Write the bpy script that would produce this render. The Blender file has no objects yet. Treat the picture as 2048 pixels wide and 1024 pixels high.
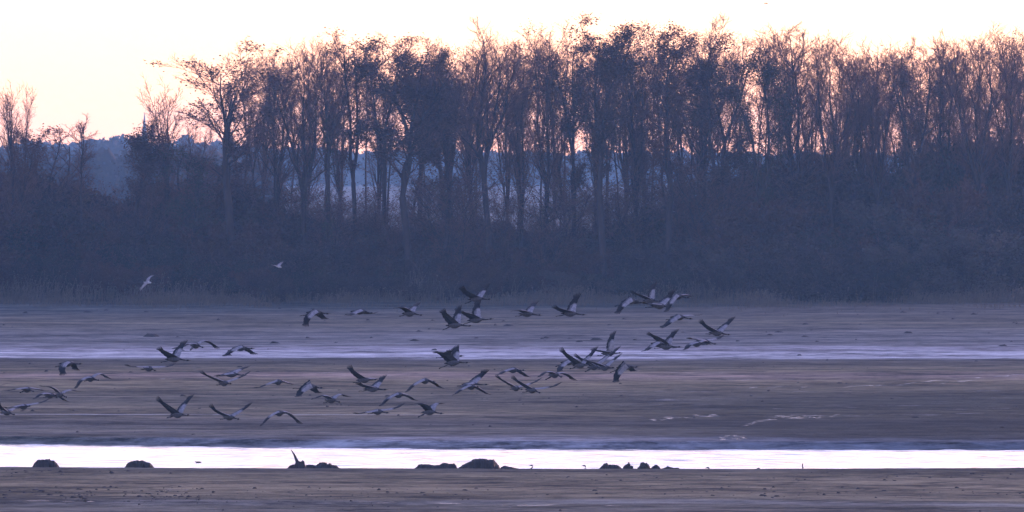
import bpy, math, random
import numpy as np
from mathutils import Vector

# ------------------------------------------------------------------ camera, sky, light
scene = bpy.context.scene
col = scene.collection
FPX = 23453.0            # focal length in pixels of the 2048 wide photograph (about 5 degrees wide)
HORIZON = 300.0          # pixel row of the horizon
CAMZ = 14.3              # the viewpoint stands on a dike
cam_data = bpy.data.cameras.new('camera')
cam_data.sensor_width = 36.0
cam_data.lens = 36.0 * FPX / 2048.0
cam_data.clip_start = 1.0
cam_data.clip_end = 30000.0
cam = bpy.data.objects.new('camera', cam_data)
cam.location = (0, 0, CAMZ)
cam.rotation_euler = (math.radians(90) - math.atan((512 - HORIZON) / FPX), 0, 0)
col.objects.link(cam)
scene.camera = cam

SUN_EL, SUN_ROT = 6.0, 42.0
world = bpy.data.worlds.new('World')
scene.world = world
world.use_nodes = True
wn = world.node_tree
wn.nodes.clear()
w_out = wn.nodes.new('ShaderNodeOutputWorld')
w_bg = wn.nodes.new('ShaderNodeBackground')
w_sky = wn.nodes.new('ShaderNodeTexSky')
w_sky.sky_type = 'NISHITA'
w_sky.sun_disc = False
w_sky.sun_elevation = math.radians(SUN_EL)
w_sky.sun_rotation = math.radians(SUN_ROT)
w_sky.air_density = 1.0
w_sky.dust_density = 0.5
w_sky.ozone_density = 2.0
w_tint = wn.nodes.new('ShaderNodeMix')
w_tint.data_type = 'RGBA'
w_tint.blend_type = 'MULTIPLY'
w_tint.inputs['Factor'].default_value = 1.0
w_tint.inputs[7].default_value = (1.14, 0.80, 1.22, 1)      # camera white balance of a cold dawn
w_hs = wn.nodes.new('ShaderNodeHueSaturation')               # thin high cloud greys the sky a little
w_hs.inputs['Saturation'].default_value = 0.95
wn.links.new(w_sky.outputs[0], w_hs.inputs['Color'])
wn.links.new(w_hs.outputs[0], w_tint.inputs[6])
wn.links.new(w_tint.outputs[2], w_bg.inputs[0])
w_bg.inputs[1].default_value = 0.1
wn.links.new(w_bg.outputs[0], w_out.inputs[0])

sun_data = bpy.data.lights.new('sun', 'SUN')
sun_data.energy = 0.45
sun_data.angle = math.radians(6)
sun_data.color = (1.0, 0.56, 0.4)
sun = bpy.data.objects.new('sun', sun_data)
sd = Vector((math.sin(math.radians(SUN_ROT)) * math.cos(math.radians(SUN_EL)),
             math.cos(math.radians(SUN_ROT)) * math.cos(math.radians(SUN_EL)), math.sin(math.radians(SUN_EL))))
sun.rotation_euler = (-sd).to_track_quat('-Z', 'Y').to_euler()
sun.location = sd * 900
col.objects.link(sun)

vs = scene.view_settings
vs.view_transform = 'Standard'
vs.look = 'None'
vs.exposure = 2.52
vs.gamma = 1.0
vs.use_curve_mapping = False
scene.cycles.use_denoising = True
scene.cycles.max_bounces = 3
scene.cycles.diffuse_bounces = 2
scene.cycles.glossy_bounces = 2
scene.cycles.transmission_bounces = 1
scene.cycles.transparent_max_bounces = 4
scene.cycles.volume_bounces = 0

# ------------------------------------------------------------------ helpers
def px_point(x, y, d):
    """world point that stands d metres away in the direction of photo pixel (x, y)"""
    return np.array([(x - 1024.0) / FPX * d, d, CAMZ + (HORIZON - y) / FPX * d])

def norm(v):
    return v / np.maximum(np.linalg.norm(v, axis=-1, keepdims=True), 1e-9)

def tag(o, label=None, cat=None, group=None, kind=None):
    if label: o['label'] = label
    if cat: o['category'] = cat
    if group: o['group'] = group
    if kind: o['kind'] = kind
    return o

def empty(name, loc, rz=0.0):
    o = bpy.data.objects.new(name, None)
    o.location = loc
    o.rotation_euler = (0, 0, rz)
    o.empty_display_size = 0.2
    col.objects.link(o)
    return o

def mesh_from(name, verts, groups, mats, smooth=False):
    """groups: list of (faces array [m,3] or [m,4], material index or index array)"""
    me = bpy.data.meshes.new(name)
    verts = np.asarray(verts, dtype=np.float32).reshape(-1, 3)
    me.vertices.add(len(verts))
    me.vertices.foreach_set('co', verts.ravel())
    idx, starts, totals, mi = [], [], [], []
    off = 0
    for faces, m in groups:
        faces = np.asarray(faces, dtype=np.int32)
        if len(faces) == 0:
            continue
        n, k = faces.shape
        idx.append(faces.ravel())
        starts.append(off + np.arange(n, dtype=np.int32) * k)
        totals.append(np.full(n, k, dtype=np.int32))
        mi.append(np.broadcast_to(np.asarray(m, dtype=np.int32), (n,)))
        off += n * k
    idx = np.concatenate(idx); starts = np.concatenate(starts); totals = np.concatenate(totals); mi = np.concatenate(mi)
    me.loops.add(len(idx))
    me.loops.foreach_set('vertex_index', idx)
    me.polygons.add(len(starts))
    me.polygons.foreach_set('loop_start', starts)
    me.polygons.foreach_set('loop_total', totals)
    me.polygons.foreach_set('material_index', np.ascontiguousarray(mi))
    if smooth:
        me.polygons.foreach_set('use_smooth', np.ones(len(starts), dtype=bool))
    for m in mats:
        me.materials.append(m)
    me.update(calc_edges=True)
    return me

def obj(name, me, parent=None, loc=(0, 0, 0)):
    o = bpy.data.objects.new(name, me)
    o.location = loc
    if parent is not None:
        o.parent = parent
    col.objects.link(o)
    return o

class MB:
    """collects vertices and faces of one mesh"""
    def __init__(self):
        self.v, self.q, self.t, self.n = [], [], [], 0
    def add(self, verts, quads=None, tris=None, m=0):
        verts = np.asarray(verts, dtype=float).reshape(-1, 3)
        self.v.append(verts)
        for store, f in ((self.q, quads), (self.t, tris)):
            if f is not None and len(f):
                f = np.asarray(f, dtype=np.int64)
                store.append((f + self.n, np.broadcast_to(np.asarray(m), (len(f),))))
        self.n += len(verts)
    def mesh(self, name, mats, smooth=False):
        g = []
        for store in (self.q, self.t):
            if store:
                g.append((np.concatenate([a for a, _ in store]), np.concatenate([b for _, b in store])))
        return mesh_from(name, np.concatenate(self.v), g, mats, smooth)

# ------------------------------------------------------------------ materials
def new_mat(name):
    m = bpy.data.materials.new(name)
    m.use_nodes = True
    nt = m.node_tree
    return m, nt, nt.nodes['Principled BSDF'], nt.links

def simple_mat(name, c1, c2, scale=3.0, rough=0.8, spec=0.2, translucent=0.0):
    m, nt, b, L = new_mat(name)
    tc = nt.nodes.new('ShaderNodeTexCoord')
    n = nt.nodes.new('ShaderNodeTexNoise')
    n.inputs['Scale'].default_value = scale
    n.inputs['Detail'].default_value = 4
    r = nt.nodes.new('ShaderNodeValToRGB')
    r.color_ramp.elements[0].position = 0.3
    r.color_ramp.elements[1].position = 0.7
    r.color_ramp.elements[0].color = (*c1, 1)
    r.color_ramp.elements[1].color = (*c2, 1)
    L.new(tc.outputs['Object'], n.inputs['Vector'])
    L.new(n.outputs['Fac'], r.inputs['Fac'])
    L.new(r.outputs['Color'], b.inputs['Base Color'])
    b.inputs['Roughness'].default_value = rough
    b.inputs['Specular IOR Level'].default_value = spec
    if translucent > 0:
        tr = nt.nodes.new('ShaderNodeBsdfTranslucent')
        mx = nt.nodes.new('ShaderNodeMixShader')
        mx.inputs[0].default_value = translucent
        L.new(r.outputs['Color'], tr.inputs['Color'])
        L.new(b.outputs[0], mx.inputs[1])
        L.new(tr.outputs[0], mx.inputs[2])
        L.new(mx.outputs[0], nt.nodes['Material Output'].inputs['Surface'])
    return m

M_bark = simple_mat('bark', (0.022, 0.017, 0.016), (0.045, 0.034, 0.03), 0.8)
M_twig = simple_mat('twigs', (0.085, 0.045, 0.034), (0.14, 0.07, 0.05), 0.6)
M_leaf = [
    simple_mat('leaf_russet', (0.05, 0.026, 0.016), (0.105, 0.048, 0.026), 0.5, 0.7, 0.2, 0.25),
    simple_mat('leaf_brown', (0.038, 0.026, 0.02), (0.075, 0.045, 0.03), 0.5, 0.7, 0.2, 0.25),
    simple_mat('leaf_green', (0.028, 0.034, 0.018), (0.055, 0.06, 0.03), 0.5, 0.7, 0.2, 0.25),
    simple_mat('leaf_ochre', (0.07, 0.05, 0.022), (0.14, 0.095, 0.04), 0.5, 0.7, 0.2, 0.25),
]
M_shrub = [
    simple_mat('shrub_olive', (0.021, 0.022, 0.015), (0.042, 0.041, 0.025), 0.35, 0.8, 0.15, 0.15),
    simple_mat('shrub_brown', (0.029, 0.021, 0.017), (0.059, 0.039, 0.028), 0.35, 0.8, 0.15, 0.15),
    simple_mat('shrub_russet', (0.042, 0.022, 0.015), (0.084, 0.042, 0.025), 0.35, 0.8, 0.15, 0.15),
    simple_mat('shrub_straw', (0.055, 0.046, 0.035), (0.095, 0.08, 0.06), 0.35, 0.8, 0.15, 0.15),
]
M_reed = simple_mat('reed', (0.09, 0.075, 0.055), (0.16, 0.135, 0.095), 0.4, 0.8, 0.15, 0.15)
M_stump = simple_mat('stump_wood', (0.016, 0.014, 0.014), (0.05, 0.042, 0.036), 4.0, 0.8, 0.25)
M_clod = simple_mat('clod_mud', (0.03, 0.026, 0.024), (0.06, 0.05, 0.045), 2.0, 0.9, 0.15)
M_grey = simple_mat('feather_grey', (0.05, 0.051, 0.054), (0.085, 0.085, 0.088), 9.0, 0.75, 0.15)
M_pale = simple_mat('feather_pale', (0.21, 0.205, 0.21), (0.33, 0.32, 0.325), 9.0, 0.7, 0.15)
M_dark = simple_mat('feather_dark', (0.006, 0.006, 0.007), (0.016, 0.0155, 0.017), 12.0, 0.6, 0.12)
M_mid = simple_mat('feather_mid', (0.10, 0.10, 0.105), (0.17, 0.168, 0.172), 9.0, 0.75, 0.12)
M_under = simple_mat('feather_under', (0.02, 0.02, 0.022), (0.042, 0.041, 0.044), 9.0, 0.75, 0.1)
M_black = simple_mat('feather_black', (0.01, 0.01, 0.011), (0.022, 0.021, 0.022), 9.0, 0.65, 0.2)
M_red = simple_mat('skin_red', (0.18, 0.02, 0.015), (0.26, 0.03, 0.02), 9.0, 0.7, 0.2)
M_bill = simple_mat('bill_horn', (0.09, 0.085, 0.06), (0.14, 0.13, 0.09), 9.0, 0.5, 0.3)
M_white = simple_mat('feather_white', (0.42, 0.42, 0.42), (0.52, 0.52, 0.52), 9.0, 0.7, 0.15)
M_slate = simple_mat('roof_slate', (0.16, 0.16, 0.17), (0.24, 0.24, 0.25), 1.0, 0.6, 0.3)
M_stone = simple_mat('tower_stone', (0.22, 0.19, 0.16), (0.32, 0.28, 0.24), 1.0, 0.9, 0.2)
M_far = simple_mat('far_foliage', (0.035, 0.03, 0.025), (0.07, 0.055, 0.04), 0.05, 0.9, 0.1)
M_field = simple_mat('field_soil', (0.09, 0.085, 0.06), (0.14, 0.125, 0.09), 0.01, 0.9, 0.1)
CRANE_MATS = [M_grey, M_pale, M_dark, M_under, M_black, M_red, M_bill, M_white, M_mid]

def d_of(y, z=0.0):
    return FPX * (CAMZ - z) / (y - HORIZON)

def mud_material():
    m, nt, b, L = new_mat('mud')
    N = nt.nodes
    tc = N.new('ShaderNodeTexCoord')
    sep = N.new('ShaderNodeSeparateXYZ')
    L.new(tc.outputs['Object'], sep.inputs[0])
    def mapping(sx, sy, off=0.0):
        mp = N.new('ShaderNodeMapping')
        mp.inputs['Scale'].default_value = (sx, sy, 1.0)
        mp.inputs['Location'].default_value = (off, off * 1.7, off)
        L.new(tc.outputs['Object'], mp.inputs['Vector'])
        return mp
    def noise(sx, sy, detail=4, off=0.0, rough=0.55):
        n = N.new('ShaderNodeTexNoise')
        n.inputs['Scale'].default_value = 1.0
        n.inputs['Detail'].default_value = detail
        n.inputs['Roughness'].default_value = rough
        L.new(mapping(sx, sy, off).outputs[0], n.inputs['Vector'])
        return n.outputs['Fac']
    def math_(op, a, bb, clamp=False):
        n = N.new('ShaderNodeMath')
        n.operation = op
        n.use_clamp = clamp
        for i, v in enumerate((a, bb)):
            if isinstance(v, (int, float)):
                n.inputs[i].default_value = v
            else:
                L.new(v, n.inputs[i])
        return n.outputs[0]
    # distance from the dike, with wavy band edges
    wob = math_('SUBTRACT', noise(0.018, 0.012, 4), 0.5)
    wob2 = math_('SUBTRACT', noise(0.10, 0.05, 3, 7.0), 0.5)
    Y = math_('ADD', sep.outputs[1], math_('ADD', math_('MULTIPLY', wob, 30.0), math_('MULTIPLY', wob2, 9.0)))
    fac = math_('DIVIDE', math_('SUBTRACT', Y, 330.0), 800.0)
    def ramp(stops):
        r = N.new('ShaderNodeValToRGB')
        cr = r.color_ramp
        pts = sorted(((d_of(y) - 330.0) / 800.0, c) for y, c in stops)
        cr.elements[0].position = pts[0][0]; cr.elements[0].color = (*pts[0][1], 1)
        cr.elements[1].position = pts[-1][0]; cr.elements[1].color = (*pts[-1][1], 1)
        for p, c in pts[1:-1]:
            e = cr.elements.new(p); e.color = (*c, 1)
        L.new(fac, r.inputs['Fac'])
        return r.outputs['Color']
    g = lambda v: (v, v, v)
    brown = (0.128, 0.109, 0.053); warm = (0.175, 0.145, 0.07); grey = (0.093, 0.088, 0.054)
    dark = (0.05, 0.051, 0.042); sky_sheen = (0.31, 0.32, 0.315); blue = (0.11, 0.116, 0.108)  # palest tone: sky reflected in wet mud, painted into the base colour
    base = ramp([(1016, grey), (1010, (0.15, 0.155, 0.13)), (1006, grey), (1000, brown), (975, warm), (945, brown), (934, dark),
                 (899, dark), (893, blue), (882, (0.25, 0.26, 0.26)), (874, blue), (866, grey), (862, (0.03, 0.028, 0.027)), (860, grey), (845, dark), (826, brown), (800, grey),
                 (776, brown), (764, warm), (752, (0.23, 0.175, 0.125)), (740, brown), (719, dark), (715, sky_sheen), (705, sky_sheen), (698, (0.2, 0.195, 0.2)),
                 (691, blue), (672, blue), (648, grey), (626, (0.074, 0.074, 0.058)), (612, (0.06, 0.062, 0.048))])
    wet = ramp([(1030, g(.15)), (1008, g(.14)), (1000, g(.1)), (938, g(.1)), (905, g(.5)), (884, g(.45)), (868, g(.15)), (800, g(.08)),
                (720, g(.05)), (714, g(.55)), (696, g(.45)), (685, g(.12)), (606, g(.1))])
    # streaks along the shore
    s1 = noise(0.22, 0.2, 5, 3.0, 0.65)
    s2 = noise(0.9, 0.8, 4, 11.0, 0.6)
    s3 = noise(3.0, 3.0, 3, 17.0, 0.6)
    s4 = noise(0.04, 0.3, 5, 31.0, 0.7)
    s5 = noise(0.06, 0.075, 6, 41.0, 0.62)
    s6 = noise(0.4, 0.45, 5, 47.0, 0.7)
    st = math_('ADD', math_('ADD', math_('MULTIPLY', s1, 2.8), math_('MULTIPLY', s4, 1.7)), math_('ADD', math_('MULTIPLY', s2, 2.0), math_('MULTIPLY', s3, 0.9)))
    st = math_('ADD', st, math_('ADD', math_('MULTIPLY', s5, 3.6), math_('MULTIPLY', s6, 2.2)))
    st = math_('MAXIMUM', math_('SUBTRACT', st, 5.6), 0.2)          # about 1.0 on average
    # little drainage runnels wandering over the flat
    for rx_, ry_, off_, wid in ((0.05, 0.05, 61.0, 0.011), (0.03, 0.10, 67.0, 0.008)):
        ridge = math_('ABSOLUTE', math_('SUBTRACT', noise(rx_, ry_, 3, off_, 0.5), 0.5), 0.0)
        st = math_('MULTIPLY', st, math_('ADD', 0.5, math_('MULTIPLY', math_('DIVIDE', ridge, wid, True), 0.5)))
    mul = N.new('ShaderNodeMix'); mul.data_type = 'RGBA'; mul.blend_type = 'MULTIPLY'
    mul.inputs['Factor'].default_value = 1.0
    cmb = N.new('ShaderNodeCombineColor')
    for i in range(3):
        L.new(st, cmb.inputs[i])
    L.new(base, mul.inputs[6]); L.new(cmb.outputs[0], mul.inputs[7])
    # darker waterlogged mud on the right behind the channel
    px_ = math_('MULTIPLY', math_('ADD', sep.outputs[0], math_('MULTIPLY', wob, 20.0)), 0.09)
    py_ = math_('SUBTRACT', 1.0, math_('MULTIPLY', math_('ABSOLUTE', math_('SUBTRACT', Y, 615.0), 0.0), 0.009), True)
    lf = N.new('ShaderNodeMath'); lf.operation = 'MULTIPLY'; lf.use_clamp = True
    L.new(px_, lf.inputs[0]); L.new(py_, lf.inputs[1])
    dk = N.new('ShaderNodeMix'); dk.data_type = 'RGBA'; dk.blend_type = 'MULTIPLY'
    L.new(lf.outputs[0], dk.inputs['Factor'])
    L.new(mul.outputs[2], dk.inputs[6]); dk.inputs[7].default_value = (0.42, 0.47, 0.52, 1)
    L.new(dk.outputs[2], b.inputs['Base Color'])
    # puddles lying in the hollows
    p1 = noise(0.035, 0.10, 5, 23.0, 0.6)
    p2 = noise(0.30, 0.55, 5, 29.0, 0.7)
    pud = math_('MULTIPLY', math_('GREATER_THAN', p1, 0.575), math_('GREATER_THAN', p2, 0.585))
    rill = math_('LESS_THAN', math_('ABSOLUTE', math_('SUBTRACT', math_('ADD', sep.outputs[1], math_('MULTIPLY', wob2, 3.0)), 633.5), 0.0), 0.55)
    rill = math_('MULTIPLY', rill, math_('MULTIPLY', math_('GREATER_THAN', noise(0.09, 0.3, 4, 53.0), 0.44), math_('SUBTRACT', 1.0, math_('MULTIPLY', math_('ADD', sep.outputs[0], 8.0), 0.08), True)))
    xr = math_('MULTIPLY', math_('GREATER_THAN', sep.outputs[0], 6.0), math_('LESS_THAN', sep.outputs[1], 760.0))
    pud = math_('MULTIPLY', pud, math_('MULTIPLY', xr, math_('GREATER_THAN', sep.outputs[1], 590.0)))
    pud = math_('MAXIMUM', math_('MULTIPLY', pud, 0.5), math_('MULTIPLY', rill, 0.55))
    wets = N.new('ShaderNodeSeparateColor')
    L.new(wet, wets.inputs[0])
    w = math_('MULTIPLY', math_('MULTIPLY', wets.outputs[0], st), math_('SUBTRACT', 1.0, math_('MULTIPLY', lf.outputs[0], 0.85)), True)
    rough = math_('SUBTRACT', 0.85, math_('MULTIPLY', w, 0.45))
    rough = math_('SUBTRACT', rough, math_('MULTIPLY', pud, 0.68), True)
    L.new(rough, b.inputs['Roughness'])
    spec = math_('ADD', math_('ADD', 0.03, math_('MULTIPLY', w, 0.35)), math_('MULTIPLY', pud, 0.8))
    L.new(spec, b.inputs['Specular IOR Level'])
    bm = N.new('ShaderNodeBump')
    bm.inputs['Strength'].default_value = 1.0
    bm.inputs['Distance'].default_value = 0.12
    L.new(math_('ADD', s2, s3), bm.inputs['Height'])
    L.new(bm.outputs[0], b.inputs['Normal'])
    return m

def water_material():
    m, nt, b, L = new_mat('water')
    tc = nt.nodes.new('ShaderNodeTexCoord')
    mp = nt.nodes.new('ShaderNodeMapping')
    mp.inputs['Scale'].default_value = (0.9, 2.4, 1)
    n = nt.nodes.new('ShaderNodeTexNoise')
    n.inputs['Scale'].default_value = 1.0
    n.inputs['Detail'].default_value = 3
    bm = nt.nodes.new('ShaderNodeBump')
    bm.inputs['Strength'].default_value = 0.5
    bm.inputs['Distance'].default_value = 0.02
    L.new(tc.outputs['Object'], mp.inputs[0]); L.new(mp.outputs[0], n.inputs['Vector'])
    L.new(n.outputs['Fac'], bm.inputs['Height']); L.new(bm.outputs[0], b.inputs['Normal'])
    b.inputs['Base Color'].default_value = (0.03, 0.035, 0.045, 1)
    b.inputs['Roughness'].default_value = 0.1
    b.inputs['IOR'].default_value = 1.33
    b.inputs['Specular IOR Level'].default_value = 0.5
    return m

# ------------------------------------------------------------------ ground, channel, water
rs = np.random.RandomState(7)
def waves(n, kx, ky, seed):
    r = np.random.RandomState(seed)
    return [(r.uniform(-kx, kx), r.uniform(0.15, 1) * ky * r.choice([-1, 1]), r.uniform(0, 6.283), r.uniform(0.5, 1)) for _ in range(n)]
W1 = waves(14, 0.05, 0.22, 1); W2 = waves(16, 0.22, 1.1, 2); W3 = waves(18, 0.9, 3.6, 3); W4 = waves(20, 1.6, 0.9, 4)
def wsum(ws, x, y):
    return sum(a * np.sin(kx * x + ky * y + p) for kx, ky, p, a in ws) / math.sqrt(len(ws))
WATER_Z = -0.35
def shore_near(x):
    px = x / 527.0 * FPX + 1024
    return np.interp(px, [-900, 0, 500, 1000, 1500, 2048, 2900], [530, 529, 527, 526, 526, 527.5, 530])
def shore_far(x):
    px = x / 575.0 * FPX + 1024
    return np.interp(px, [-900, 0, 400, 800, 1100, 2048, 2900], [590, 583, 578, 574.5, 572.8, 572, 575])
def ground_z(x, y):
    x = np.asarray(x, float); y = np.asarray(y, float)
    rel = 0.022 * wsum(W1, x, y) + 0.012 * wsum(W2, x, y) + 0.006 * wsum(W3, x, y) + 0.014 * wsum(W4, x, y)
    near, far = shore_near(x), shore_far(x)
    wig = 0.35 * wsum(W2, x * 2, y * 0.2)
    dep = 0.7 * np.clip((y - near) / 3.5, 0, 1) * np.clip((far + 3.5 + wig - y) / 4.5, 0, 1)
    edge = np.clip(1 - np.abs(y - near) / 6.0, 0, 1)
    rise = 0.9 * np.clip((y - 1098) / 18.0, 0, 1) ** 1.5
    return rel * (1 - 0.6 * edge) - dep + rise

def build_mud():
    ys = [255.0]
    while ys[-1] < 1135:
        d = ys[-1]
        step = 0.5 * d * d / (FPX * CAMZ) * 1.1
        if 515 < d < 592: step = min(step, 0.45)
        ys.append(d + step)
    ys = np.array(ys)
    us = np.linspace(-1, 1, 321)
    X = us[None, :] * (ys[:, None] * 0.078 + 6)
    Y = np.repeat(ys[:, None], len(us), 1)
    Z = ground_z(X, Y)
    V = np.stack([X, Y, Z], -1).reshape(-1, 3)
    r, c = len(ys), len(us)
    i = np.arange(r * c).reshape(r, c)
    F = np.stack([i[:-1, :-1], i[:-1, 1:], i[1:, 1:], i[1:, :-1]], -1).reshape(-1, 4)
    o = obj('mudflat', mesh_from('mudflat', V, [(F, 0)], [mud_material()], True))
    tag(o, kind='structure')
build_mud()
def build_water():
    ys = np.arange(519.0, 596.0, 0.13); xs = np.linspace(-60, 60, 301)
    X, Y = np.meshgrid(xs, ys)
    WV = waves(26, 2.2, 9.0, 12)
    Z = WATER_Z + 0.014 * wsum(WV, X, Y)
    V = np.stack([X, Y, Z], -1).reshape(-1, 3)
    i = np.arange(X.size).reshape(X.shape)
    F = np.stack([i[:-1, :-1], i[:-1, 1:], i[1:, 1:], i[1:, :-1]], -1).reshape(-1, 4)
    tag(obj('water', mesh_from('water', V, [(F, 0)], [water_material()], True)), kind='structure')
build_water()
o = obj('ground', mesh_from('ground', [(-4000, -300, -1.1), (4000, -300, -1.1), (4000, 5800, -1.1), (-4000, 5800, -1.1)],
                            [([(0, 1, 2, 3)], 0)], [M_field]))
tag(o, kind='structure')

# ------------------------------------------------------------------ trees
def interp_poly(P, t):
    S = P.shape[1] - 1
    x = np.clip(t, 0, 0.999) * S
    i = x.astype(int); f = (x - i)[..., None]
    r = np.arange(P.shape[0])[:, None]
    a, b = P[r, i], P[r, i + 1]
    return a * (1 - f) + b * f, norm(b - a)

def grow(pos, d, L, S, up, wander, rng):
    pts = [pos]
    d = norm(d)
    for s in range(S):
        d = norm(d + np.array([0, 0, up]) + rng.normal(0, wander, d.shape))
        pos = pos + d * (L / S)[:, None]
        pts.append(pos)
    return np.stack(pts, 1)

def spawn(P, k, t0, t1, ang, ang_sd, rng):
    N = P.shape[0]
    t = t0 + (t1 - t0) * (np.arange(k)[None, :] + rng.uniform(0, 1, (N, k))) / k
    pos, d = interp_poly(P, t)
    az = rng.uniform(0, 6.283, (N, k))
    ref = np.where(np.abs(d[..., 2:3]) < 0.9, np.array([0, 0, 1.0]), np.array([1.0, 0, 0]))
    u = norm(np.cross(d, ref)); v = np.cross(d, u)
    a = rng.normal(ang, ang_sd, (N, k))[..., None]
    nd = d * np.cos(a) + (u * np.cos(az)[..., None] + v * np.sin(az)[..., None]) * np.sin(a)
    return t.reshape(-1), pos.reshape(-1, 3), nd.reshape(-1, 3)

def tubes(mb, P, r0, r1, k, m=0, power=1.0):
    N, S1, _ = P.shape
    d = np.empty_like(P)
    d[:, :-1] = P[:, 1:] - P[:, :-1]; d[:, -1] = d[:, -2]
    d = norm(d)
    ref = np.where(np.abs(d[..., 2:3]) < 0.9, np.array([0, 0, 1.0]), np.array([1.0, 0, 0]))
    u = norm(np.cross(d, ref)); v = np.cross(d, u)
    f = np.linspace(0, 1, S1) ** power
    R = r0[:, None] * (1 - f) + r1[:, None] * f
    a = np.arange(k) * 2 * math.pi / k
    V = P[:, :, None] + R[:, :, None, None] * (u[:, :, None] * np.cos(a)[:, None] + v[:, :, None] * np.sin(a)[:, None])
    i = np.arange(N * S1 * k).reshape(N, S1, k)
    j = np.roll(i, -1, 2)
    Q = np.stack([i[:, :-1], j[:, :-1], j[:, 1:], i[:, 1:]], -1).reshape(-1, 4)
    mb.add(V, quads=Q, m=m)

def spikes(mb, pos, d, L, r, m=0):
    d = norm(d)
    ref = np.where(np.abs(d[..., 2:3]) < 0.9, np.array([0, 0, 1.0]), np.array([1.0, 0, 0]))
    u = norm(np.cross(d, ref)); v = np.cross(d, u)
    a = np.arange(3) * 2.0944
    base = pos[:, None] + r[:, None, None] * (u[:, None] * np.cos(a)[:, None] + v[:, None] * np.sin(a)[:, None])
    V = np.concatenate([base, (pos + d * L[:, None])[:, None]], 1)
    i = np.arange(len(pos))[:, None] * 4
    T = np.concatenate([i + np.array([[0, 1, 3]]), i + np.array([[1, 2, 3]]), i + np.array([[2, 0, 3]])], 0)
    mb.add(V, tris=T, m=m)

def leaves(mb, C, size, rng, m=0, flat=0.0):
    n = len(C)
    if n == 0: return
    u = norm(rng.normal(0, 1, (n, 3))); w = norm(rng.normal(0, 1, (n, 3)))
    v = norm(np.cross(u, w))
    s = (size * rng.uniform(0.6, 1.3, n))[:, None]
    V = np.stack([C - u * s * .6, C + v * s * .42, C + u * s * .6, C - v * s * .42], 1)
    i = np.arange(n)[:, None] * 4
    mb.add(V, quads=i + np.arange(4)[None], m=m)

def clump(C, freq, seed):
    r = np.random.RandomState(seed)
    k = r.normal(0, freq, (10, 3)); p = r.uniform(0, 6.283, 10)
    return np.sin(C @ k.T + p).sum(1) / math.sqrt(5)

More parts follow.
